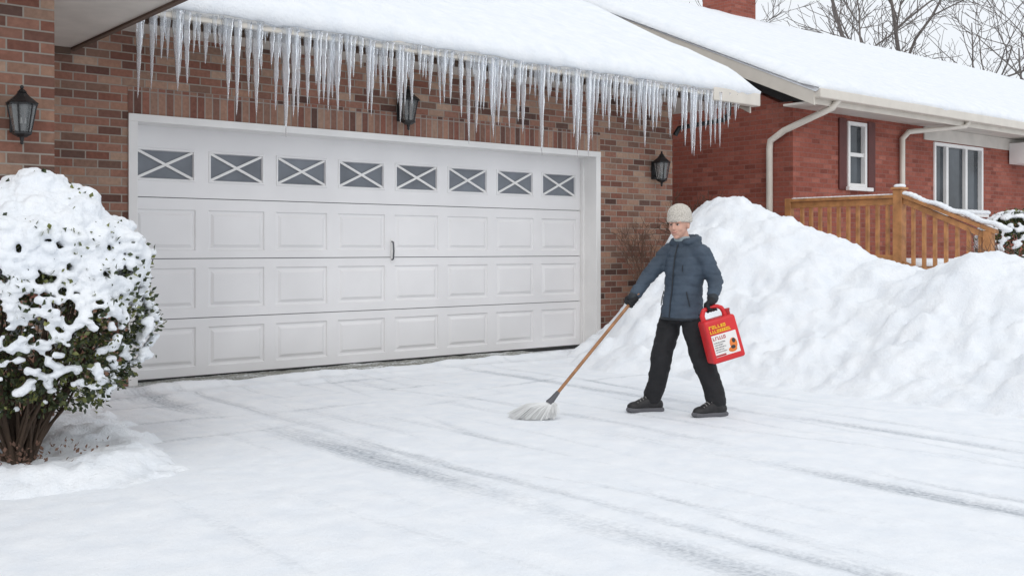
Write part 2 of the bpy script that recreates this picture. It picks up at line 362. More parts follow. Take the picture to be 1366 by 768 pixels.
def roofsnow(name,x0,x1,ye,yr,ze,zr,th,parent,seed,over=.1,step=.06,xfar=None):
    xs=axis([(x0,xfar or x1,step)]+([(xfar,x1,.6)] if xfar else []))
    prof=[(-over*.35,-.05),(-over*.8,-.02),(-over,.03)]
    us=[0,.01,.02,.03,.05,.07,.1,.14,.19,.25,.33,.42,.55,.7,.85,1.0]
    sl=math.hypot(yr-ye,zr-ze)
    rowsL=[]
    for x in xs:
        col=[]
        ed=min(1,math.sqrt(max(0,min(x-x0,x1-x))/.22))
        wob=.04*noise.noise(Vector((x*1.3,seed,0)))+.028*noise.noise(Vector((x*4.3,seed,1)))+.012*noise.noise(Vector((x*12,seed,1)))
        for a,bz in prof: col.append((x,ye+a+wob,ze+bz+.4*wob))
        for u in us:
            d=u*sl; t=th*(math.sqrt(min(1,(d+.05)/.32)))*ed
            nn=.08*fbm(x*.9,d*.9,seed)*min(1,d*2+.2)+.025*fbm(x*4,d*4,seed)
            yy=ye-over*(1-min(1,(d/.25)))*.85+(yr-ye)*u+wob*max(0,1-d*3); col.append((x,yy,ze+(zr-ze)*u+max(.0,t+nn*ed)+.01))
        rowsL.append(col)
    m_=len(rowsL[0]); V=[v for c in rowsL for v in c]
    F=[(i*m_+j,(i+1)*m_+j,(i+1)*m_+j+1,i*m_+j+1) for i in range(len(xs)-1) for j in range(m_-1)]
    F.append(tuple(range(m_))[::-1]); k=(len(xs)-1)*m_; F.append(tuple(k+i for i in range(m_)))
    return mesh(name,V,F,'snow',parent,True)
roofsnow('roof_snow',X0-.02,X1+.06,-.62,4.5,3.37,5.92,.25,G,3,.13)
mesh('roof_snow_rear',[(X0,4.45,6.1),(X1,4.45,6.1),(X1,9.6,3.5),(X0,9.6,3.5)],[(0,1,2,3)],'snow',G)
box('wing_wall',-9,-1.29,-2.05,9,-.1,3.02,'brickA',G)
box('wing_soffit',-9.5,-.56,-3.1,1.0,3.02,3.05,'cream',G)
box('wing_fascia',-9.5,-.53,-3.13,1.0,3.05,3.24,'gutter',G)
box('wing_fascia_edge',-.56,-.515,-3.1,.0,3.0,3.05,'brownwood',G)
box('wing_fascia_trim',-1.25,-.56,-.035,-.0,2.965,3.02,'brownwood',G)
mesh('wing_roof_snow',[(-9.5,-3.13,3.25),(-.5,-3.13,3.25),(-.5,6,5.2),(-9.5,6,5.2),(-9.5,-3.13,3.42),(-.53,-3.1,3.42),(-.53,6,5.4),(-9.5,6,5.4)],[(0,1,2,3),(4,5,6,7),(0,1,5,4),(1,2,6,5)],'snow',G,False)
# door
D=bpy.data.objects.new('garage_door',None); link(D,G)
dx0,dx1=.037,5.868; yf=.25
def quadgrid(V,F,p): n=len(V); V+=p; F.append((n,n+1,n+2,n+3))
V=[];F=[];GV=[];GF=[];fr=[]
secs=[(.02,.575,.106,.490),(.583,1.155,.672,1.068),(1.163,1.740,1.235,1.632),(1.748,2.42,1.90,2.215)]
pitch=(dx1-dx0)/8; pw=.60
for si,(z0,z1,pa,pb) in enumerate(secs):
    xb=[dx0]
    for c in range(8):
        cx=dx0+pitch*(c+.5); xb+=[cx-pw/2,cx+pw/2]
    xb.append(dx1); zb=[z0,pa,pb,z1]
    for i in range(len(xb)-1):
        for j in range(3):
            a,b_,c_,d_=xb[i],xb[i+1],zb[j],zb[j+1]
            if j==1 and i%2==1:
                if si<3: rings=[(0,0),(.010,.015),(.030,.015),(.058,.000),(.062,-.001)]
                else: rings=[(0,0),(.006,-.008),(.022,-.008),(.028,.018)]
                for k in range(len(rings)-1):
                    (s1,h1),(s2,h2)=rings[k],rings[k+1]
                    o=[(a+s1,yf+h1,c_+s1),(b_-s1,yf+h1,c_+s1),(b_-s1,yf+h1,d_-s1),(a+s1,yf+h1,d_-s1)]
                    q=[(a+s2,yf+h2,c_+s2),(b_-s2,yf+h2,c_+s2),(b_-s2,yf+h2,d_-s2),(a+s2,yf+h2,d_-s2)]
                    for e_ in range(4):
                        quadgrid(V,F,[o[e_],o[(e_+1)%4],q[(e_+1)%4],q[e_]])
                s,h=rings[-1]; p=[(a+s,yf+h,c_+s),(b_-s,yf+h,c_+s),(b_-s,yf+h,d_-s),(a+s,yf+h,d_-s)]
                if si<3: quadgrid(V,F,p)
                else:
                    quadgrid(GV,GF,p); fr.append((a+s,b_-s,c_+s,d_-s))
            else: quadgrid(V,F,[(a,yf,c_),(b_,yf,c_),(b_,yf,d_),(a,yf,d_)])
    for zz in (z0,z1): quadgrid(V,F,[(dx0,yf,zz),(dx1,yf,zz),(dx1,yf+.03,zz),(dx0,yf+.03,zz)])
mesh('panels',V,F,'door',D); mesh('window_glass',GV,GF,'glassdk',D)
V=[];F=[]
for a,b_,c_,d_ in fr:
    for sgn in (1,-1):
        p=Vector((a,0,c_ if sgn==1 else d_)); q=Vector((b_,0,d_ if sgn==1 else c_)); d=(q-p).normalized(); nn=Vector((-d.z,0,d.x))*.012
        y1=yf+.001 if sgn==1 else yf-.001
        pts=[p-nn,q-nn,q+nn,p+nn]; n=len(V)
        V+=[(v.x,y1,v.z) for v in pts]+[(v.x,yf+.017,v.z) for v in pts]
        F+=[(n,n+1,n+2,n+3),(n,n+4,n+5,n+1),(n+1,n+5,n+6,n+2),(n+2,n+6,n+7,n+3),(n+3,n+7,n+4,n)]
mesh('window_muntins',V,F,'white',D)
box('door_core',dx0,dx1,yf+.026,yf+.05,.0,2.42,'seam',D)
box('bottom_seal',dx0,dx1,yf-.004,yf+.02,-.01,.018,'rubber',D)
tube('handle',[([(2.975,yf-.0,1.335),(2.975,yf-.035,1.325),(2.975,yf-.045,1.23),(2.975,yf-.035,1.14),(2.975,yf,1.13)],.009)],'sole',D)
boxes('handle_plate',[(2.96,2.99,yf-.006,yf-.0015,1.10,1.37)],'white',D)
# icicles
V=[];F=[]
def icicle(x,y,z,L,r,lean):
    n0=len(V); k=10; sg=7
    for i in range(k+1):
        t=i/k; rr=r*((1-t)**.75)*(1+.16*math.sin(t*22+x*30)+.14*noise.noise(Vector((x*9,t*6,0))))+.0015
        if i==0: rr=r*1.25
        for j in range(sg):
            a=2*math.pi*j/sg
            V.append((x+lean*t*t+rr*math.cos(a),y+rr*.9*math.sin(a),z-L*t))
    for i in range(k):
        for j in range(sg):
            F.append((n0+i*sg+j,n0+i*sg+(j+1)%sg,n0+(i+1)*sg+(j+1)%sg,n0+(i+1)*sg+j))
    F.append(tuple(n0+j for j in range(sg))); F.append(tuple(n0+k*sg+j for j in range(sg))[::-1])
x=-.20
while x<8.0:
    big=noise.noise(Vector((x*1.9,0,7)))
    L=.58+.36*big+random.uniform(-.26,.30)
    if random.random()<.22: L+=.22
    if random.random()<.2: L*=.45
    if x>4.5: L=.12+L*.82
    if x>7.3: L*=max(.2,(8.2-x)/.9)
    L=max(.10,min(1.02,L)); r=.013+.025*L+random.uniform(0,.014)
    icicle(x,-.69+random.uniform(-.03,.03),3.33+random.uniform(-.02,.01),L,r,random.uniform(-.015,.015))
    if random.random()<.5: icicle(x+.022,-.68,3.32,L*random.uniform(.3,.75),r*.7,0.01)
    x+=random.uniform(.026,.095)
ic=mesh('icicles',V,F,'ice',None,True)
pts=[(xx,-.70+.012*noise.noise(Vector((xx*5,0,0))),3.325+.012*noise.noise(Vector((xx*6,3,0)))) for xx in [-.25+i*.05 for i in range(164)]]
tube('ice_lip',[(pts,[.024+.010*noise.noise(Vector((p[0]*4,9,0))) for p in pts])],'ice',ic)
tube('downspout',[([(7.75,-.66,3.22),(7.75,-.66,3.05),(7.72,-.6,2.98),(7.45,-.05,2.90),(7.42,-.0,2.80)],.035)],'black',G)
# ---------------------------------------------------------------- lanterns
def lantern(x,y,z,s):
    E=empty('wall_lantern',(x,y,z)); E.scale=(s,s,s)
    box('back_plate',-.05,.05,-.015,-.001,-.10,.10,'black',E,.008)
    tube('arm',[([(0,-.01,-.05),(0,-.06,-.10),(0,-.11,-.12)],.010),([(0,-.01,.05),(0,-.05,.10),(0,-.11,.12)],.008)],'black',E)
    bm=bmesh.new(); T=lambda zz:Matrix.Translation((0,-.115,zz))
    def cone(r1,r2,z0,z1,seg=6): bmesh.ops.create_cone(bm,cap_ends=True,segments=seg,radius1=r1,radius2=r2,depth=z1-z0,matrix=T((z0+z1)/2))
    cone(.03,.062,-.135,-.115); cone(.062,.062,-.115,-.10); cone(.10,.10,.075,.088); cone(.108,.05,.088,.135); cone(.05,.028,.135,.16); cone(.034,.012,.162,.185); cone(.018,.018,.16,.163)
    cone(.010,.016,-.165,-.135,8)
    sph(bm,(0,-.115,.197),.013); sph(bm,(0,-.115,-.172),.012)
    for k in range(6):
        a=math.pi/3*k; c,sn=math.cos(a),math.sin(a)
        cap(bm,(.058*c,-.115+.058*sn,-.10),(.092*c,-.115+.092*sn,.08),.005,.005,6)
    cap(bm,(0,-.115,-.10),(0,-.115,-.05),.012,.012,8)
    me=bpy.data.meshes.new('cage'); bm.to_mesh(me); bm.free(); me.materials.append(M['black']); link(bpy.data.objects.new('cage',me),E)
    bm=bmesh.new(); bmesh.ops.create_cone(bm,cap_ends=False,segments=6,radius1=.055,radius2=.088,depth=.175,matrix=Matrix.Translation((0,-.115,-.0125)))
    me=bpy.data.meshes.new('glass'); bm.to_mesh(me); bm.free(); me.materials.append(M['lglass']); link(bpy.data.objects.new('glass',me),E)
    bm=bmesh.new(); cap(bm,(0,-.115,-.05),(0,-.115,-.01),.009,.007); me=bpy.data.meshes.new('bulb'); bm.to_mesh(me); bm.free(); me.materials.append(M['lblw']); link(bpy.data.objects.new('bulb',me),E)
lantern(-1.53,-2.05,2.13,1.0); lantern(2.93,-.006,2.76,1.22); lantern(7.0,0,2.30,1.2)
# ---------------------------------------------------------------- house
H=empty('brick_house')
hx,hy=10.05,-.06; HE=38
W1=(11.51,12.06,2.25,3.31); W2=(14.24,16.05,1.90,3.15)
box('front_a',hx,W1[0],hy,hy+.25,-.1,3.5,'brickB',H); box('front_b',W1[1],W2[0],hy,hy+.25,-.1,3.5,'brickB',H); box('front_c',W2[1],HE,hy,hy+.25,-.1,3.5,'brickB',H)
box('front_d',W1[0],W1[1],hy,hy+.25,-.1,W1[2],'brickB',H); box('front_e',W1[0],W1[1],hy,hy+.25,W1[3],3.5,'brickB',H)
box('front_f',W2[0],W2[1],hy,hy+.25,-.1,W2[2],'brickB',H); box('front_g',W2[0],W2[1],hy,hy+.25,W2[3],3.5,'brickB',H)
mesh('gable_side',[(hx,hy+.25,-.1),(hx,14.6,-.1),(hx,14.6,3.4),(hx,7,6.75),(hx,hy+.25,3.5),(hx+.25,hy+.25,-.1),(hx+.25,14.6,-.1),(hx+.25,14.6,3.4),(hx+.25,7,6.75),(hx+.25,hy+.25,3.5)],[(0,4,3,2,1),(5,6,7,8,9),(3,4,9,8),(2,3,8,7)],'brickB',H)
def window(W,name,mul):
    x0,x1,z0,z1=W; y=hy
    L=[(x0,x1,y-.03,y+.1,z0,z0+.06),(x0,x1,y-.03,y+.1,z1-.06,z1),(x0,x0+.06,y-.03,y+.1,z0+.06,z1-.06),(x1-.06,x1,y-.03,y+.1,z0+.06,z1-.06)]
    boxes(name+'_frame',L,'white',H,.004)
    L=[]
    for m_ in mul:
        xm=x0+(x1-x0)*m_; L.append((xm-.04,xm+.04,y-.01,y+.1,z0+.06,z1-.06))
    if not mul: L.append((x0+.06,x1-.06,y,y+.1,(z0+z1)/2-.03,(z0+z1)/2+.03))
    boxes(name+'_mullions',L,'white',H)
    box(name+'_glass',x0+.05,x1-.05,y+.05,y+.06,z0+.05,z1-.05,'glasshs',H)
    box(name+'_sill',x0-.08,x1+.08,y-.10,y-.031,z0-.06,z0+.0,'white',H,.006)
window(W1,'small_window',[]); window(W2,'large_window',[.27,.66])
boxes('shutters',[(11.26,11.47,hy-.03,hy-.002,2.2,3.34),(12.10,12.31,hy-.03,hy-.002,2.2,3.34)],'shutter',H,.006)
box('frieze_panel',13.9,18.6,hy-.025,hy-.003,3.17,3.395,'cream',H)
box('porch_beam',17.1,19.5,hy-.5,hy-.03,2.9,3.3,'white',H)
Xr=9.80
mesh('roof_deck',[(Xr,-.6,3.50),(HE+1,-.6,3.50),(HE+1,7,6.80),(Xr,7,6.80),(HE+1,14.8,3.45),(Xr,14.8,3.45),(Xr,-.6,3.58),(HE+1,-.6,3.58),(HE+1,7,6.88),(Xr,7,6.88),(HE+1,14.8,3.53),(Xr,14.8,3.53)],
 [(0,1,2,3),(3,2,4,5),(6,9,8,7),(9,11,10,8),(0,6,7,1),(1,7,8,2),(2,8,10,4),(0,3,9,6),(3,5,11,9),(5,4,10,11)],'roofing',H)
mesh('rake_board',[(Xr-.03,-.62,3.36),(Xr-.03,7,6.66),(Xr-.03,7,6.92),(Xr-.03,-.62,3.62),(Xr,-.62,3.36),(Xr,7,6.66),(Xr,7,6.92),(Xr,-.62,3.62)],[(0,3,2,1),(4,5,6,7),(0,1,5,4),(3,7,6,2),(0,4,7,3)],'gutter',H)
mesh('rake_soffit',[(Xr,-.6,3.40),(hx+.02,-.6,3.40),(hx+.02,7,6.70),(Xr,7,6.70)],[(0,1,2,3)],'cream',H)
box('front_soffit',Xr,HE+1,-.6,hy,3.40,3.43,'cream',H)
box('gutter',Xr-.02,HE+1,-.73,-.605,3.46,3.60,'gutter',H,.015)
box('fascia',Xr-.02,HE+1,-.604,-.57,3.38,3.59,'gutter',H)
roofsnow('roof_snow',Xr-.04,HE+1,-.62,7.0,3.60,6.92,.19,H,11,.10,.08,20)
mesh('roof_snow_rear',[(Xr,6.95,7.08),(HE+1,6.95,7.08),(HE+1,14.8,3.7),(Xr,14.8,3.7)],[(0,1,2,3)],'snow',H)
tube('downspout_corner',[([(10.35,-.67,3.50),(10.25,-.62,3.36),(9.99,.05,3.06),(9.98,.30,2.92),(9.98,.32,2.8),(9.98,.32,.2)],.052)],'gutter',H)
tube('downspout_front',[([(14.35,-.67,3.50),(14.3,-.62,3.38),(13.25,-.15,3.25),(13.08,-.13,3.12),(13.08,-.13,.3)],.048)],'gutter',H)
box('chimney',17.0,17.95,6.6,7.5,6.4,8.3,'brickB',H); box('chimney_cap',16.92,18.03,6.52,7.58,8.3,8.42,'cream',H)
bm=Blobs()
for i in range(14): bm.add((14.2+i*.145,-.13,1.93),(.12,.07,.05),2)
remesh('sill_snow',bm,.02,'snow',H,2)
# ---------------------------------------------------------------- deck
K=empty('wooden_deck')
px_,pyf,pyb=9.45,-2.16,-.42
box('floor',9.38,12.3,pyf-.05,hy-.01,.93,1.0,'wood',K)
box('floor_snow',9.5,12.3,pyf-.03,hy-.03,1.003,1.10,'snow',K,.03)
boxes('posts',[(px_-.065,px_+.065,pyf-.065,pyf+.065,0,2.04),(px_-.05,px_+.05,pyb-.05,pyb+.05,0,1.98),(px_-.055,px_+.055,-3.42,-3.31,0,1.48)],'wood',K,.006)
box('post_cap',px_-.085,px_+.085,pyf-.085,pyf+.085,2.04,2.07,'wood',K,.008)
boxes('rails',[(px_-.06,px_+.06,pyf+.066,pyb-.051,1.93,1.97),(px_-.03,px_+.03,pyf+.066,pyb-.051,1.84,1.925),(px_-.03,px_+.03,pyf+.066,pyb-.051,1.08,1.17)],'wood',K,.004)
L=[];y=pyf+.17
while y<pyb-.1: L.append((px_-.022,px_+.022,y-.022,y+.022,1.17,1.84)); y+=.15
boxes('balusters',L,'wood',K)
def slope(name,ya,yb,za,zb,x0,x1,t,mat): 
    v=[(x0,ya,za),(x1,ya,za),(x1,ya,za+t),(x0,ya,za+t),(x0,yb,zb),(x1,yb,zb),(x1,yb,zb+t),(x0,yb,zb+t)]
    return mesh(name,v,[(0,1,2,3),(4,7,6,5),(0,4,5,1),(1,5,6,2),(2,6,7,3),(3,7,4,0)],mat,K)
slope('stair_rail',pyf-.067,-3.46,1.93,1.44,px_-.06,px_+.06,.045,'wood')
slope('stair_rail_under',pyf-.067,-3.30,1.85,1.39,px_-.03,px_+.03,.075,'wood')
slope('stair_rail_lower',pyf-.067,-3.30,1.00,.52,px_-.03,px_+.03,.09,'wood')
L=[];y=pyf-.20
while y>-3.28:
    L.append((px_-.021,px_+.021,y-.021,y+.021,1.07+ (y-pyf+.067)*.43,1.87+(y-pyf+.067)*.40)); y-=.15
boxes('stair_balusters',L,'wood',K)
boxes('steps',[(9.5,11.0,pyf-.35-.3*i,pyf-.07-.3*i,.75-.17*i,.80-.17*i) for i in range(4)],'wood',K)
bm=Blobs()
for i in range(24):
    t=i/23; bm.add((px_,pyf-.08-1.36*t,1.985-.49*t+.012*math.sin(i)),(.055,.06,.035),2)
for i in range(6): bm.add((px_+random.uniform(-.05,.05),pyf+random.uniform(-.05,.05),2.085),(.05,.05,.03),2)
remesh('rail_snow',bm,.012,'snow',K,2)
bm=Blobs()
for i in range(24): bm.add((px_+.01,pyf+.1+1.55*i/23,1.978),(.05,.06,.014),2)
remesh('rail_snow_thin',bm,.01,'snow',K,2)
# ---------------------------------------------------------------- shrubs
def leaves(name,c,R,n,size,parent,zmin,seed,inner=.55,mat='leaf',cut=-.32,outer=1.02):
    rnd=random.Random(seed); V=[];F=[]
    while n>0:
        d=Vector((rnd.gauss(0,1),rnd.gauss(0,1),rnd.gauss(0,1))).normalized()
        lump=1+.12*noise.noise(d*2.3+Vector((seed,0,0)))+.10*noise.noise(d*6)
        rr=(inner+(outer-inner)*rnd.random()**.6)*lump
        p=Vector((c[0]+d.x*R[0]*rr,c[1]+d.y*R[1]*rr,c[2]+d.z*R[2]*rr))
        if p.z<zmin+.10*noise.noise(Vector((p.x*5,p.y*5,0))): continue
        if noise.noise(p*7)<cut: continue
        n-=1
        u=(d+Vector((rnd.gauss(0,.7),rnd.gauss(0,.7),rnd.gauss(0,.7)+.3))).normalized(); w=u.cross(Vector((rnd.gauss(0,1),rnd.gauss(0,1),rnd.gauss(0,1)))).normalized(); nn=u.cross(w)
        s=size*rnd.uniform(.6,1.3); k=len(V)
        V+=[tuple(p),tuple(p+u*s*.5+w*s*.32+nn*s*.1),tuple(p+u*s),tuple(p+u*s*.5-w*s*.32+nn*s*.1)]
        F+=[(k,k+1,k+2),(k,k+2,k+3)]
    return mesh(name,V,F,mat,parent)
B=empty('evergreen_shrub')
bc=(-1.72,-3.13,.90); bR=(.64,.62,.70)
leaves('foliage',bc,bR,13000,.036,B,.34,5,.5,'leaf',-.10,1.06)
rnd=random.Random(4); P=[]
for i in range(60):
    a=rnd.uniform(0,6.28); d=Vector((math.cos(a),math.sin(a),0)); e=rnd.uniform(.15,.55); h=rnd.uniform(.45,1.1)
    o=Vector((-1.80+rnd.uniform(-.06,.06),-3.13+rnd.uniform(-.06,.06),.02))
    pts=[o,o+d*e*.25+Vector((0,0,h*.25)),o+d*e*.65+Vector((rnd.uniform(-.04,.04),0,h*.55)),o+d*e+Vector((0,0,h))]
    r0=rnd.uniform(.007,.018); P.append((pts,[r0,r0*.8,r0*.55,r0*.25]))
    for q in range(3):
        b0=pts[2]; P.append(([b0,b0+Vector((rnd.uniform(-.12,.12),rnd.uniform(-.12,.12),rnd.uniform(.0,.2)))],[r0*.4,.002]))
tube('stems',P,'stem',B,1)
bm=Blobs(); rnd=random.Random(12)
def blob(d,s,lift=.0):
    lump=1+.12*noise.noise(d*2.3+Vector((5,0,0)))+.10*noise.noise(d*6)
    p=Vector((bc[0]+d.x*bR[0]*lump,bc[1]+d.y*bR[1]*lump,bc[2]+d.z*bR[2]*lump+lift))
    if p.z<.36: return
    bm.add(p,(s*rnd.uniform(.8,1.3),s*rnd.uniform(.8,1.3),s*rnd.uniform(.55,.85)),1 if s<.05 else 2)
cnt=0
while cnt<4200:
    d=Vector((rnd.gauss(0,1),rnd.gauss(0,1),rnd.gauss(0,1))).normalized()
    up=ss(-.85,.45,d.z)
    cl=noise.noise(d*5.5+Vector((3,1,0)))+.55*noise.noise(d*14)
    if cl<.27-.72*up: continue
    if rnd.random()>.35+.65*up: continue
    blob(d,rnd.uniform(.014,.034)*(1+.9*ss(.0,.9,d.z)),.012); cnt+=1
for i in range(150):
    d=Vector((rnd.gauss(0,.4),rnd.gauss(0,.4),1)).normalized(); blob(d,rnd.uniform(.05,.085),-.02)
remesh('snow_cover',bm,.0105,'snow',B,1,lambda p:.014*fbm(p.x*24,p.y*24,p.z*24,2))
leaves('leaf_litter',(-1.8,-3.5,.14),(.5,.35,.03),120,.028,B,.10,9,.1,'twig')
E2=empty('snowy_shrub'); fc=(13.25,-1.95,1.32)
leaves('foliage',fc,(.62,.55,.52),5000,.05,E2,.7,8)
bm=Blobs(); rnd=random.Random(2); c=0
while c<520:
    d=Vector((rnd.gauss(0,1),rnd.gauss(0,1),rnd.gauss(0,1))).normalized()
    if rnd.random()>ss(-.7,.6,d.z): continue
    if noise.noise(d*5)<-.15: continue
    s=rnd.uniform(.03,.06); bm.add((fc[0]+d.x*.62,fc[1]+d.y*.55,fc[2]+d.z*.52),(s,s,s*.7)); c+=1
remesh('snow_cover',bm,.02,'snow',E2,1)
def twigs(name,c,n,h,sp,seed,mat='twig'):
    rnd=random.Random(seed);P=[]
    for i in range(n):
        a=rnd.uniform(0,6.28); e=rnd.uniform(.2,1)*sp; o=Vector(c)+Vector((rnd.uniform(-.15,.15),rnd.uniform(-.08,.08),0))
        pts=[o]; d=Vector((math.cos(a)*e,math.sin(a)*e*.6,h)).normalized(); p=o
        L=h*rnd.uniform(.7,1.2)
        for k in range(4):
            d=(d+Vector((rnd.gauss(0,.12),rnd.gauss(0,.12),rnd.gauss(0,.08)))).normalized(); p=p+d*L/4; pts.append(p)
            if k>0:
                for q in range(3):
                    dd=(d+Vector((rnd.gauss(0,.6),rnd.gauss(0,.6),rnd.gauss(0,.4)))).normalized(); P.append(([p,p+dd*.10,p+dd*.17+Vector((0,0,.02))],[.0035,.0025,.0012]))
        P.append((pts,[.006,.005,.004,.003,.002]))
    return tube(name,P,mat,None,1)
twigs('dormant_shrub',(6.38,-.42,.85),24,.60,.75,3); twigs('dormant_shrub.001',(6.95,-.75,1.15),34,.66,.6,6,'stem')
twigs('dry_weeds',(7.6,-4.35,.95),14,.34,.9,9)
# ---------------------------------------------------------------- bare trees
def tree(name,x,y,h,seed):
    rnd=random.Random(seed); P=[]
    def br(p,d,L,r,dep):
        n=5; pts=[p]; rad=[r]; q=p
        for i in range(n):
            d=(d+Vector((rnd.gauss(0,.15),rnd.gauss(0,.15),rnd.gauss(0,.08)+.03))).normalized(); q=q+d*L/n; pts.append(q); rad.append(r*(1-.55*(i+1)/n))
            if dep>0 and i>=1:
                for c in range(1 if dep>2 else rnd.choice((0,1,1,2))):
                    ax=Vector((rnd.gauss(0,1),rnd.gauss(0,1),rnd.gauss(0,.4))).normalized()
                    nd=(d*.7+ax*rnd.uniform(.5,.9)+Vector((0,0,.12))).normalized()
                    br(q,nd,L*rnd.uniform(.5,.75),rad[-1]*rnd.uniform(.5,.72),dep-1)
        P.append((pts,rad))
    br(Vector((x,y,0)),Vector((rnd.gauss(0,.05),rnd.gauss(0,.05),1)),h*.6,h*.021,4)
    for pts,rad in P:
        for i in range(len(rad)): rad[i]=max(rad[i],.014)
    return tube(name,P,'bark',None,0)
for i,(x,y,h) in enumerate([(36.5,18.5,17.2),(44.2,18,18),(50.0,19,14.5),(57.5,18,17.5),(62,24,17),(47,34,18)]):
    tree('bare_tree' if i==0 else 'bare_tree.%03d'%i,x,y,h,20+i)
# ---------------------------------------------------------------- person
PE=empty('person_sweeping',(2.604,-4.266,.004),YAW)
fd=Vector((-.76,-.65,0)).normalized(); sd=Vector((.65,-.76,0)).normalized()
bm=bmesh.new()
hipR=Vector((-.035,.055,.77)); hipL=Vector((.085,-.06,.77))
kR=Vector((-.125,.02,.44)); kL=Vector((.150,-.115,.435)); aR=Vector((-.185,.08,.115)); aL=Vector((.262,-.14,.115))
sph(bm,(.028,0,.78),(.125,.105,.11)); chain(bm,[hipR,hipR.lerp(kR,.4),kR,kR.lerp(aR,.5)+Vector((.01,0,0)),aR],[.088,.092,.082,.078,.076])
chain(bm,[hipL,hipL.lerp(kL,.4),kL,kL.lerp(aL,.5)+Vector((.012,0,0)),aL],[.090,.094,.083,.079,.078])
remesh('trousers',bm,.009,'pants',PE,4,lambda p:.014*fbm(p.x*10,p.y*10,p.z*14,2)-.006*abs(noise.noise(Vector((p.x*9,p.y*9,p.z*18)))))
def boot(A,d,nm):
    d=Vector(d).normalized(); s=Vector((-d.y,d.x,0)); A=Vector((A[0],A[1],0)); bm=bmesh.new()
    R3=Matrix((d,s,Vector((0,0,1)))).transposed()
    cap(bm,A+Vector((0,0,.16)),A+Vector((0,0,.07)),.056,.055)
    sph(bm,A-d*.035+Vector((0,0,.055)),(.05,.044,.05),R3)
    cap(bm,A+Vector((0,0,.085))+d*.02,A+d*.12+Vector((0,0,.055)),.048,.040)
    sph(bm,A+d*.14+Vector((0,0,.045)),(.075,.048,.042),R3)
    sph(bm,A+d*.05+Vector((0,0,.045)),(.12,.042,.04),R3)
    remesh(nm,bm,.007,'boot',PE,3)
    out=[(-.085,.0),(-.078,.028),(-.05,.042),(.0,.040),(.06,.042),(.12,.052),(.165,.050),(.20,.034),(.215,.0)]
    pts=out+[(a,-b) for a,b in out[-2:0:-1]]
    V=[];F=[];n=len(pts)
    for zz,sc in ((0.0,.96),(.010,1.03),(.022,1.04),(.034,.98)):
        for a,b in pts: V.append(tuple(A+d*(.06+(a-.06)*sc)+s*b*sc+Vector((0,0,zz+.012*max(0,(a-.15)/.06)*.6))))
    for k in range(3):
        for i in range(n): F.append((k*n+i,k*n+(i+1)%n,(k+1)*n+(i+1)%n,(k+1)*n+i))
    F.append(tuple(range(n))[::-1]); F.append(tuple(3*n+i for i in range(n)))
    mesh(nm+'_sole',V,F,'sole',PE)
    P=[]
    for i in range(5):
        c=A+d*(.045+.022*i)+Vector((0,0,.135-.0115*i)); P.append(([c-s*.030-Vector((0,0,.012)),c,c+s*.030-Vector((0,0,.012))],.0035))
    tube(nm+'_laces',P,'lace',PE,1)
boot((-.185,.075),(-.97,-.26,0),'right_boot'); boot((.265,-.15),(-.93,-.42,0),'left_boot')
bm=bmesh.new()
T=[(.715,.172,.145,.028),(.75,.176,.148,.028),(.84,.170,.140,.03),(.94,.158,.128,.036),(1.03,.162,.130,.043),(1.12,.170,.130,.05),(1.19,.168,.120,.053),(1.245,.140,.10,.052),(1.285,.090,.08,.048),(1.33,.072,.07,.038)]
loft(bm,[((cx,-.005,z),sd,fd,a,b_) for z,a,b_,cx in T],32)
shR=Vector((-.055,.115,1.225)); elR=Vector((-.225,.085,1.035)); wrR=Vector((-.335,.0,.895))
shL=Vector((.158,-.125,1.215)); elL=Vector((.262,-.105,1.015)); wrL=Vector((.216,-.245,.900))
cap(bm,(.045,0,1.22),shR,.09,.072); cap(bm,(.05,0,1.22),shL,.09,.072)
chain(bm,[shR,shR.lerp(elR,.5),elR,elR.lerp(wrR,.5),wrR],[.074,.068,.061,.056,.047])
chain(bm,[shL,shL.lerp(elL,.5),elL,elL.lerp(wrL,.5),wrL],[.074,.070,.063,.057,.047])
hb=Vector((.055,.0,1.31))
for k in range(13):
    a=math.radians(-130+260*k/12); p=hb-fd*.085*math.cos(a)+sd*.085*math.sin(a)+Vector((0,0,.005+.02*math.cos(a)))
    sph(bm,p,(.042,.042,.036))
sph(bm,hb-fd*.105+Vector((0,0,-.035)),(.07,.07,.07))
def jd(p):
    q=abs(math.sin(p.z*math.pi/.075+.8*noise.noise(p*5)))
    return .010*fbm(p.x*9,p.y*9,p.z*16,3)-.007*(1-q)**3 - .009*abs(noise.noise(Vector((p.x*12,p.y*12,p.z*24))))
remesh('jacket',bm,.0085,'jacket',PE,3,jd)
pts=[Vector((cx,-.005,z))+fd*(b_+.002) for z,a,b_,cx in T[:-1]]
tube('zip',[(pts,.0055)],'jacketdk',PE,1)
def onbody(z,ang,off=.003):
    a=interp([(t[0],t[1]) for t in T],z); b_=interp([(t[0],t[2]) for t in T],z); cx=interp([(t[0],t[3]) for t in T],z)
    return Vector((cx,-.005,z))+fd*(b_+off)*math.cos(ang)+sd*(a+off)*math.sin(ang)
tube('pocket_zips',[([onbody(.93,.75),onbody(.88,.85),onbody(.82,.95)],.004),([onbody(.93,-.75),onbody(.88,-.85),onbody(.82,-.95)],.004),([onbody(1.13,.45),onbody(1.08,.47)],.0035)],'jacketdk',PE,1)
tube('hem_band',[([onbody(.724,2*math.pi*k/36,-.004) for k in range(37)],.010)],'jacketdk',PE,1)
bm=bmesh.new()
dR=(wrR-elR).normalized(); dL=(wrL-elL).normalized()
cap(bm,wrR+dR*.015,wrR+dR*.03,.045,.042); cap(bm,wrL+dL*.015,wrL+dL*.03,.045,.042)
remesh('cuffs',bm,.008,'jacketdk',PE,2)
bm=bmesh.new()
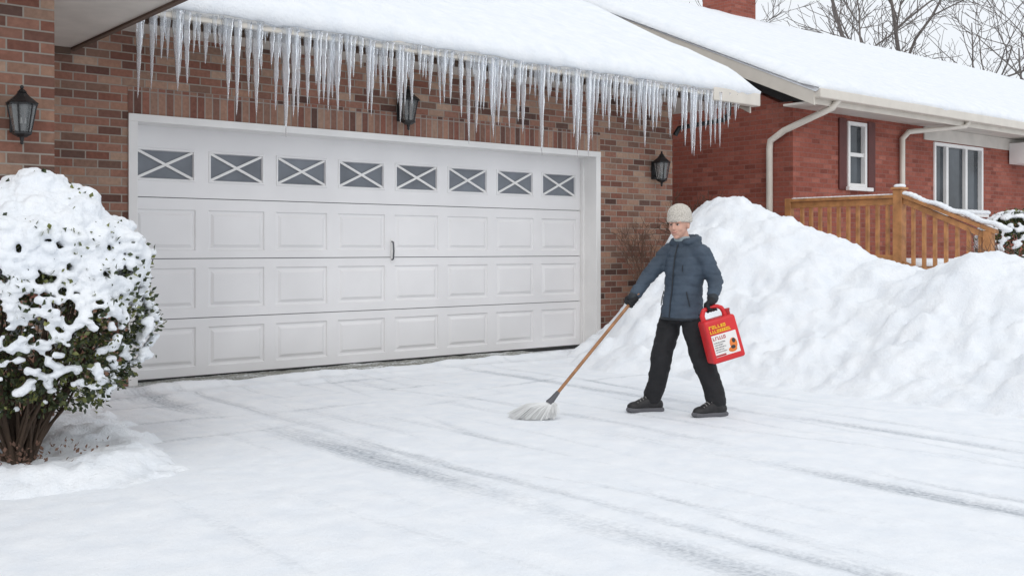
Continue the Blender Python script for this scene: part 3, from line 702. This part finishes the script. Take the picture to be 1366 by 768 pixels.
for k in range(11):
    a=math.radians(-75+150*k/10); sph(bm,Vector((.038,-.01,1.325))+fd*.060*math.cos(a)+sd*.062*math.sin(a),(.016,.016,.024))
remesh('inner_collar',bm,.006,'collar',PE,2)
hf=Vector((-.60,-.79,-.10)).normalized(); hr=hf.cross(Vector((0,0,1))).normalized(); hu=hr.cross(hf)
hc=Vector((-.002,-.045,1.438)); R3=Matrix((hr,hf,hu)).transposed()
def hp(x,y,z): return hc+R3@Vector((x,y,z))
bm=bmesh.new()
sph(bm,hp(0,-.012,.02),(.074,.088,.088),R3,3); sph(bm,hp(0,.022,-.028),(.061,.062,.080),R3,3); sph(bm,hp(0,.052,-.092),(.024,.024,.018),R3)
sph(bm,hp(0,.018,-.072),(.047,.05,.032),R3)
cap(bm,hp(0,.080,.010),hp(0,.096,-.024),.008,.0105); sph(bm,hp(0,.091,-.029),(.0165,.011,.009),R3)
for s in (1,-1):
    sph(bm,hp(.034*s,.056,-.030),(.022,.022,.022),R3); sph(bm,hp(.030*s,.068,.022),(.026,.014,.008),R3); sph(bm,hp(.074*s,-.005,-.012),(.010,.018,.028),R3)
cap(bm,hp(0,-.01,-.06),Vector((.045,-.0,1.28)),.054,.058)
sph(bm,hp(0,.076,-.058),(.025,.014,.014),R3)
remesh('head',bm,.0045,'skin',PE,3)
for s,nm in ((1,'right'),(-1,'left')):
    for r_,y_,mt,n2 in ((.0115,.0705,'eyew','eye'),(.0062,.0775,'eyed','iris')):
        bm=bmesh.new(); sph(bm,hp(.027*s,y_,.002),(r_*1.15,r_*.9,r_*.62 if n2=='eye' else r_*.95),R3); me=bpy.data.meshes.new(nm+'_'+n2); bm.to_mesh(me); bm.free(); me.materials.append(M[mt]); link(bpy.data.objects.new(nm+'_'+n2,me),PE)
tube('eyebrows',[([hp(.012*s,.082,.020),hp(.028*s,.080,.0245),hp(.043*s,.069,.019)],[.002,.0028,.0015]) for s in (1,-1)],'hair',PE,1)
tube('upper_lash',[([hp(.014*s,.079,.006),hp(.027*s,.0815,.0100),hp(.040*s,.073,.004)],.0014) for s in (1,-1)],'hair',PE,1)
tube('mouth',[([hp(-.024,.079,-.052),hp(-.010,.0895,-.0575),hp(.010,.0895,-.0575),hp(.024,.079,-.052)],[.0018,.0036,.0036,.0018])],'lip',PE,1)
bm=bmesh.new(); sph(bm,hp(0,-.045,.0),(.066,.058,.055),R3)
remesh('hair',bm,.005,'hair',PE,1,lambda p:.003*noise.noise(p*120))
bm=bmesh.new()
loft(bm,[(hp(0,-.012,z),hr,hf,a,b_) for z,a,b_ in ((.026,.084,.096),(.05,.090,.101),(.085,.090,.099),(.115,.079,.086),(.138,.058,.063),(.152,.030,.034),(.156,.008,.008))],36)
for k in range(36):
    a=2*math.pi*k/36; dz=-.010*(1-abs(math.sin(a)))-.006*(math.sin(a)<0); sph(bm,hp(.084*math.cos(a),-.012+.095*math.sin(a),.042+dz),(.0105,.0105,.024),R3)
remesh('beanie',bm,.0045,'knit',PE,1,lambda p:.0016*noise.noise(p*110))
def hand(nm,g,ax,u,wr,r,flip=1):
    g=Vector(g);ax=Vector(ax).normalized();u=Vector(u); u=(u-ax*u.dot(ax)).normalized(); v=ax.cross(u)*flip
    bm=bmesh.new()
    pc=g+u*(r+.020)-v*.008
    Rm=Matrix((ax,v,u)).transposed()
    sph(bm,pc,(.043,.036,.018),Rm,2)
    cap(bm,pc-v*.018+u*.005,Vector(wr),.026,.031)
    cap(bm,pc,Vector(wr),.028,.031)
    for k,(o,ln) in enumerate(((.033,.92),(.011,1.0),(-.011,.95),(-.032,.8))):
        R_=r+.0125; pts=[pc+ax*o*.95+v*.012]
        for a in (40,85,135,185,225):
            a2=math.radians(a*ln); pts.append(g+ax*o*1.02+(u*math.cos(a2)+v*math.sin(a2))*R_*(1.12 if a<60 else 1))
        chain(bm,pts,[.0125,.0125,.0118,.0112,.0105,.0095])
    pts=[pc+ax*.025-v*.02]
    for a in (-50,-95,-140): 
        a2=math.radians(a); pts.append(g+ax*(.038-.004*abs(a)/50)+(u*math.cos(a2)+v*math.sin(a2))*(r+.014))
    chain(bm,pts,[.015,.0145,.0125,.011])
    remesh(nm,bm,.0042,'glove',PE,1)
bA=Vector((-.965,-.25,.150)); bB=Vector((-.352,-.035,.862)); bd=(bB-bA).normalized(); gR=bB-bd*.01
hand('right_hand',gR,-bd,(.35,.75,.55),wrR+dR*.035,.0125,1)
jc=Vector((.262,-.29,.612)); ang=math.radians(-15); ju=Vector((-math.sin(-ang)*1,0,math.cos(ang))); jr=Vector((math.cos(ang),0,-math.sin(ang)))
jy=Vector((0,1,0)); tw=math.radians(12)
jr2=(jr*math.cos(tw)+jy*math.sin(tw)); jf=ju.cross(jr2)
if jf.y>0: jf=-jf
gL=jc+ju*.222-jr2*.012
hand('left_hand',gL,-jr2,(.0,.25,1),wrL+dL*.035,.014,1)
# ---------------------------------------------------------------- broom
BR=empty('broom',(2.604,-4.266,.004),YAW)
tube('handle',[([bA+bd*.02,bB+bd*.07],.0125)],'handle',BR,3)
tube('ferrule',[([bA-bd*.05,bA-bd*.015,bA+bd*.06],[.030,.022,.0155])],'sole',BR,3)
rnd=random.Random(1);P=[]
tip=Vector((-1.085,-.29,.0)); rt=Vector((.93,.2,0)).normalized(); dp=Vector((-.25,.95,0)).normalized()
for i in range(700):
    a=rnd.uniform(-1,1); b_=rnd.uniform(-1,1)*.6
    st=bA-bd*.04+rt*a*.018+dp*b_*.022
    e=tip+rt*a*.175*rnd.uniform(.85,1.08)+dp*b_*.18+Vector((-.04*abs(a),0,.008+rnd.uniform(0,.045)*abs(a)))
    mid=st.lerp(e,.5)+Vector((0,0,.026*abs(a)))+rt*a*.018+Vector((rnd.uniform(-.005,.005),)*3)
    P.append(([st,mid,e],[.0018,.0024,.0018]))
tube('bristles',P,'bristle',BR,0)
bm=bmesh.new()
loft(bm,[(bA-bd*.03,rt,dp,.020,.02),(bA.lerp(tip,.45)+Vector((0,0,.006)),rt,dp,.05,.03),(bA.lerp(tip,.93)+Vector((0,0,.0)),rt,dp,.09,.045)],20)
remesh('bristle_core',bm,.007,'bristle',BR,1,lambda p:.008*noise.noise(Vector((p.x*70,p.y*70,p.z*8))))
bm=Blobs()
for i in range(70):
    s=rnd.uniform(.008,.026); bm.add(tip+rt*rnd.uniform(-.28,.2)+dp*rnd.uniform(-.15,.12)+Vector((-.03,0,-.004)),(s,s,s*.8))
remesh('swept_snow',bm,.007,'snow',BR,1)
# ---------------------------------------------------------------- jug
J=empty('ice_melt_jug',(2.604,-4.266,.004),YAW)
JF=bpy.data.objects.new('jug_body_frame',None); link(JF,J)
JM=Matrix((jr2,-jf,ju)).transposed().to_4x4(); JM.translation=jc; JF.matrix_local=JM
w,dpt,h=.128,.072,.165
bm=bmesh.new(); bmesh.ops.create_cube(bm,size=1,matrix=Matrix.Translation((0,0,-.02))@Matrix.Diagonal((w*2,dpt*2,h*2-.01,1)))
bmesh.ops.bevel(bm,geom=list(bm.edges)[:],offset=.024,segments=4,affect='EDGES',profile=.6)
for v_ in bm.verts:
    if v_.co.z>.09: k=(v_.co.z-.09)/.06; v_.co.x*=1-.06*k; v_.co.y*=1-.15*k
me=bpy.data.meshes.new('shell'); bm.to_mesh(me); bm.free(); me.materials.append(M['redp']); me.polygons.foreach_set('use_smooth',[True]*len(me.polygons)); 
link(bpy.data.objects.new('shell',me),JF)
bm=bmesh.new()
chain(bm,[(-.095,0,.12),(-.098,0,.175),(-.078,0,.212),(-.03,0,.222),(.03,0,.220),(.062,0,.200),(.075,0,.165),(.075,0,.12)],[.021,.019,.0165,.0145,.0145,.0165,.019,.021])
remesh('grip',bm,.006,'redp',JF,2)
tube('cap',[([(.098,0,.125),(.098,0,.168)],.021),([(.098,0,.168),(.098,0,.182)],.025)],'redd',JF,3)
yl=-dpt-.001
boxes('label_panel',[(-.100,.095,yl,yl+.003,-.135,.025)],'lblw',JF)
rnd=random.Random(5)
def glyphs(x0,x1,z0,z1,yy,gw):
    x=x0; out=[]
    while x<x1-gw:
        w_=gw*rnd.uniform(.6,1.0); t=gw*.30; k=rnd.randint(0,3)
        out.append((x,x+t,yy,yy+.001,z0,z1))
        if k!=1: out.append((x+t,x+w_,yy,yy+.001,z1-t,z1))
        if k!=2: out.append((x+t,x+w_,yy,yy+.001,z0,z0+t))
        if k in(0,3): out.append((x+w_-t,x+w_,yy,yy+.001,z0+t,z1-t))
        x+=w_+gw*.22
    return out
boxes('label_headtext',glyphs(-.100,.04,.072,.096,yl-.0005,.021)+glyphs(-.100,.085,.038,.062,yl-.0005,.019),'lbly',JF)
boxes('label_title',glyphs(-.092,.02,-.012,.012,yl-.0015,.016),'redd',JF)
boxes('label_text',sum([glyphs(-.092,.000-.02*(i%2),-.036-.017*i,-.029-.017*i,yl-.0015,.006) for i in range(5)],[]),'sole',JF)
boxes('label_footer',[(-.100,-.02,yl-.001,yl+.002,-.132,-.120)],'redd',JF)
bm=bmesh.new(); sph(bm,(.055,yl-.0005,-.066),(.030,.0022,.042),None,3); sph(bm,(.040,yl-.0005,-.105),(.034,.0022,.020),None,3)
me=bpy.data.meshes.new('label_mark'); bm.to_mesh(me); bm.free(); me.materials.append(M['lblo']); link(bpy.data.objects.new('label_mark',me),JF)
bm=bmesh.new(); sph(bm,(.060,yl-.002,-.045),(.014,.0022,.018),None,3); sph(bm,(.046,yl-.002,-.090),(.018,.0022,.014),None,3); me=bpy.data.meshes.new('label_mark_core'); bm.to_mesh(me); bm.free(); me.materials.append(M['lblk']); link(bpy.data.objects.new('label_mark_core',me),JF)
# ---------------------------------------------------------------- world, light, camera
w=bpy.data.worlds.new('World'); S.world=w; w.use_nodes=True; nt=w.node_tree; bg=nt.nodes['Background']
sky=nt.nodes.new('ShaderNodeTexSky'); sky.sky_type='NISHITA'; sky.sun_disc=False; sky.sun_elevation=math.radians(42); sky.sun_rotation=math.radians(215); sky.air_density=1; sky.dust_density=4
hs=nt.nodes.new('ShaderNodeHueSaturation'); hs.inputs['Saturation'].default_value=.25; nt.links.new(sky.outputs[0],hs.inputs['Color'])
mx=nt.nodes.new('ShaderNodeMix'); mx.data_type='RGBA'; mx.inputs[0].default_value=.85; nt.links.new(hs.outputs[0],mx.inputs[6]); mx.inputs[7].default_value=(9.9,10.35,10.9,1)
nt.links.new(mx.outputs[2],bg.inputs['Color']); bg.inputs['Strength'].default_value=.10
sl=bpy.data.lights.new('sun','SUN'); sl.energy=.6; sl.angle=math.radians(30); sl.color=(1,.98,.955)
so=link(bpy.data.objects.new('sun',sl)); az=math.radians(215); el=math.radians(42)
dirv=Vector((math.sin(az)*math.cos(el),math.cos(az)*math.cos(el),math.sin(el))); so.rotation_euler=dirv.to_track_quat('Z','Y').to_euler(); so.location=(0,-5,20)
cam=bpy.data.cameras.new('camera'); co=link(bpy.data.objects.new('camera',cam)); co.location=(-3.50,-9.59,1.26); co.rotation_euler=(math.radians(90),0,YAW)
cam.sensor_width=36; cam.clip_end=1000
cam.lens=1400/1366*36; cam.shift_y=-53/1366
S.camera=co
S.view_settings.view_transform='Standard'; S.view_settings.look='None'; S.view_settings.exposure=0
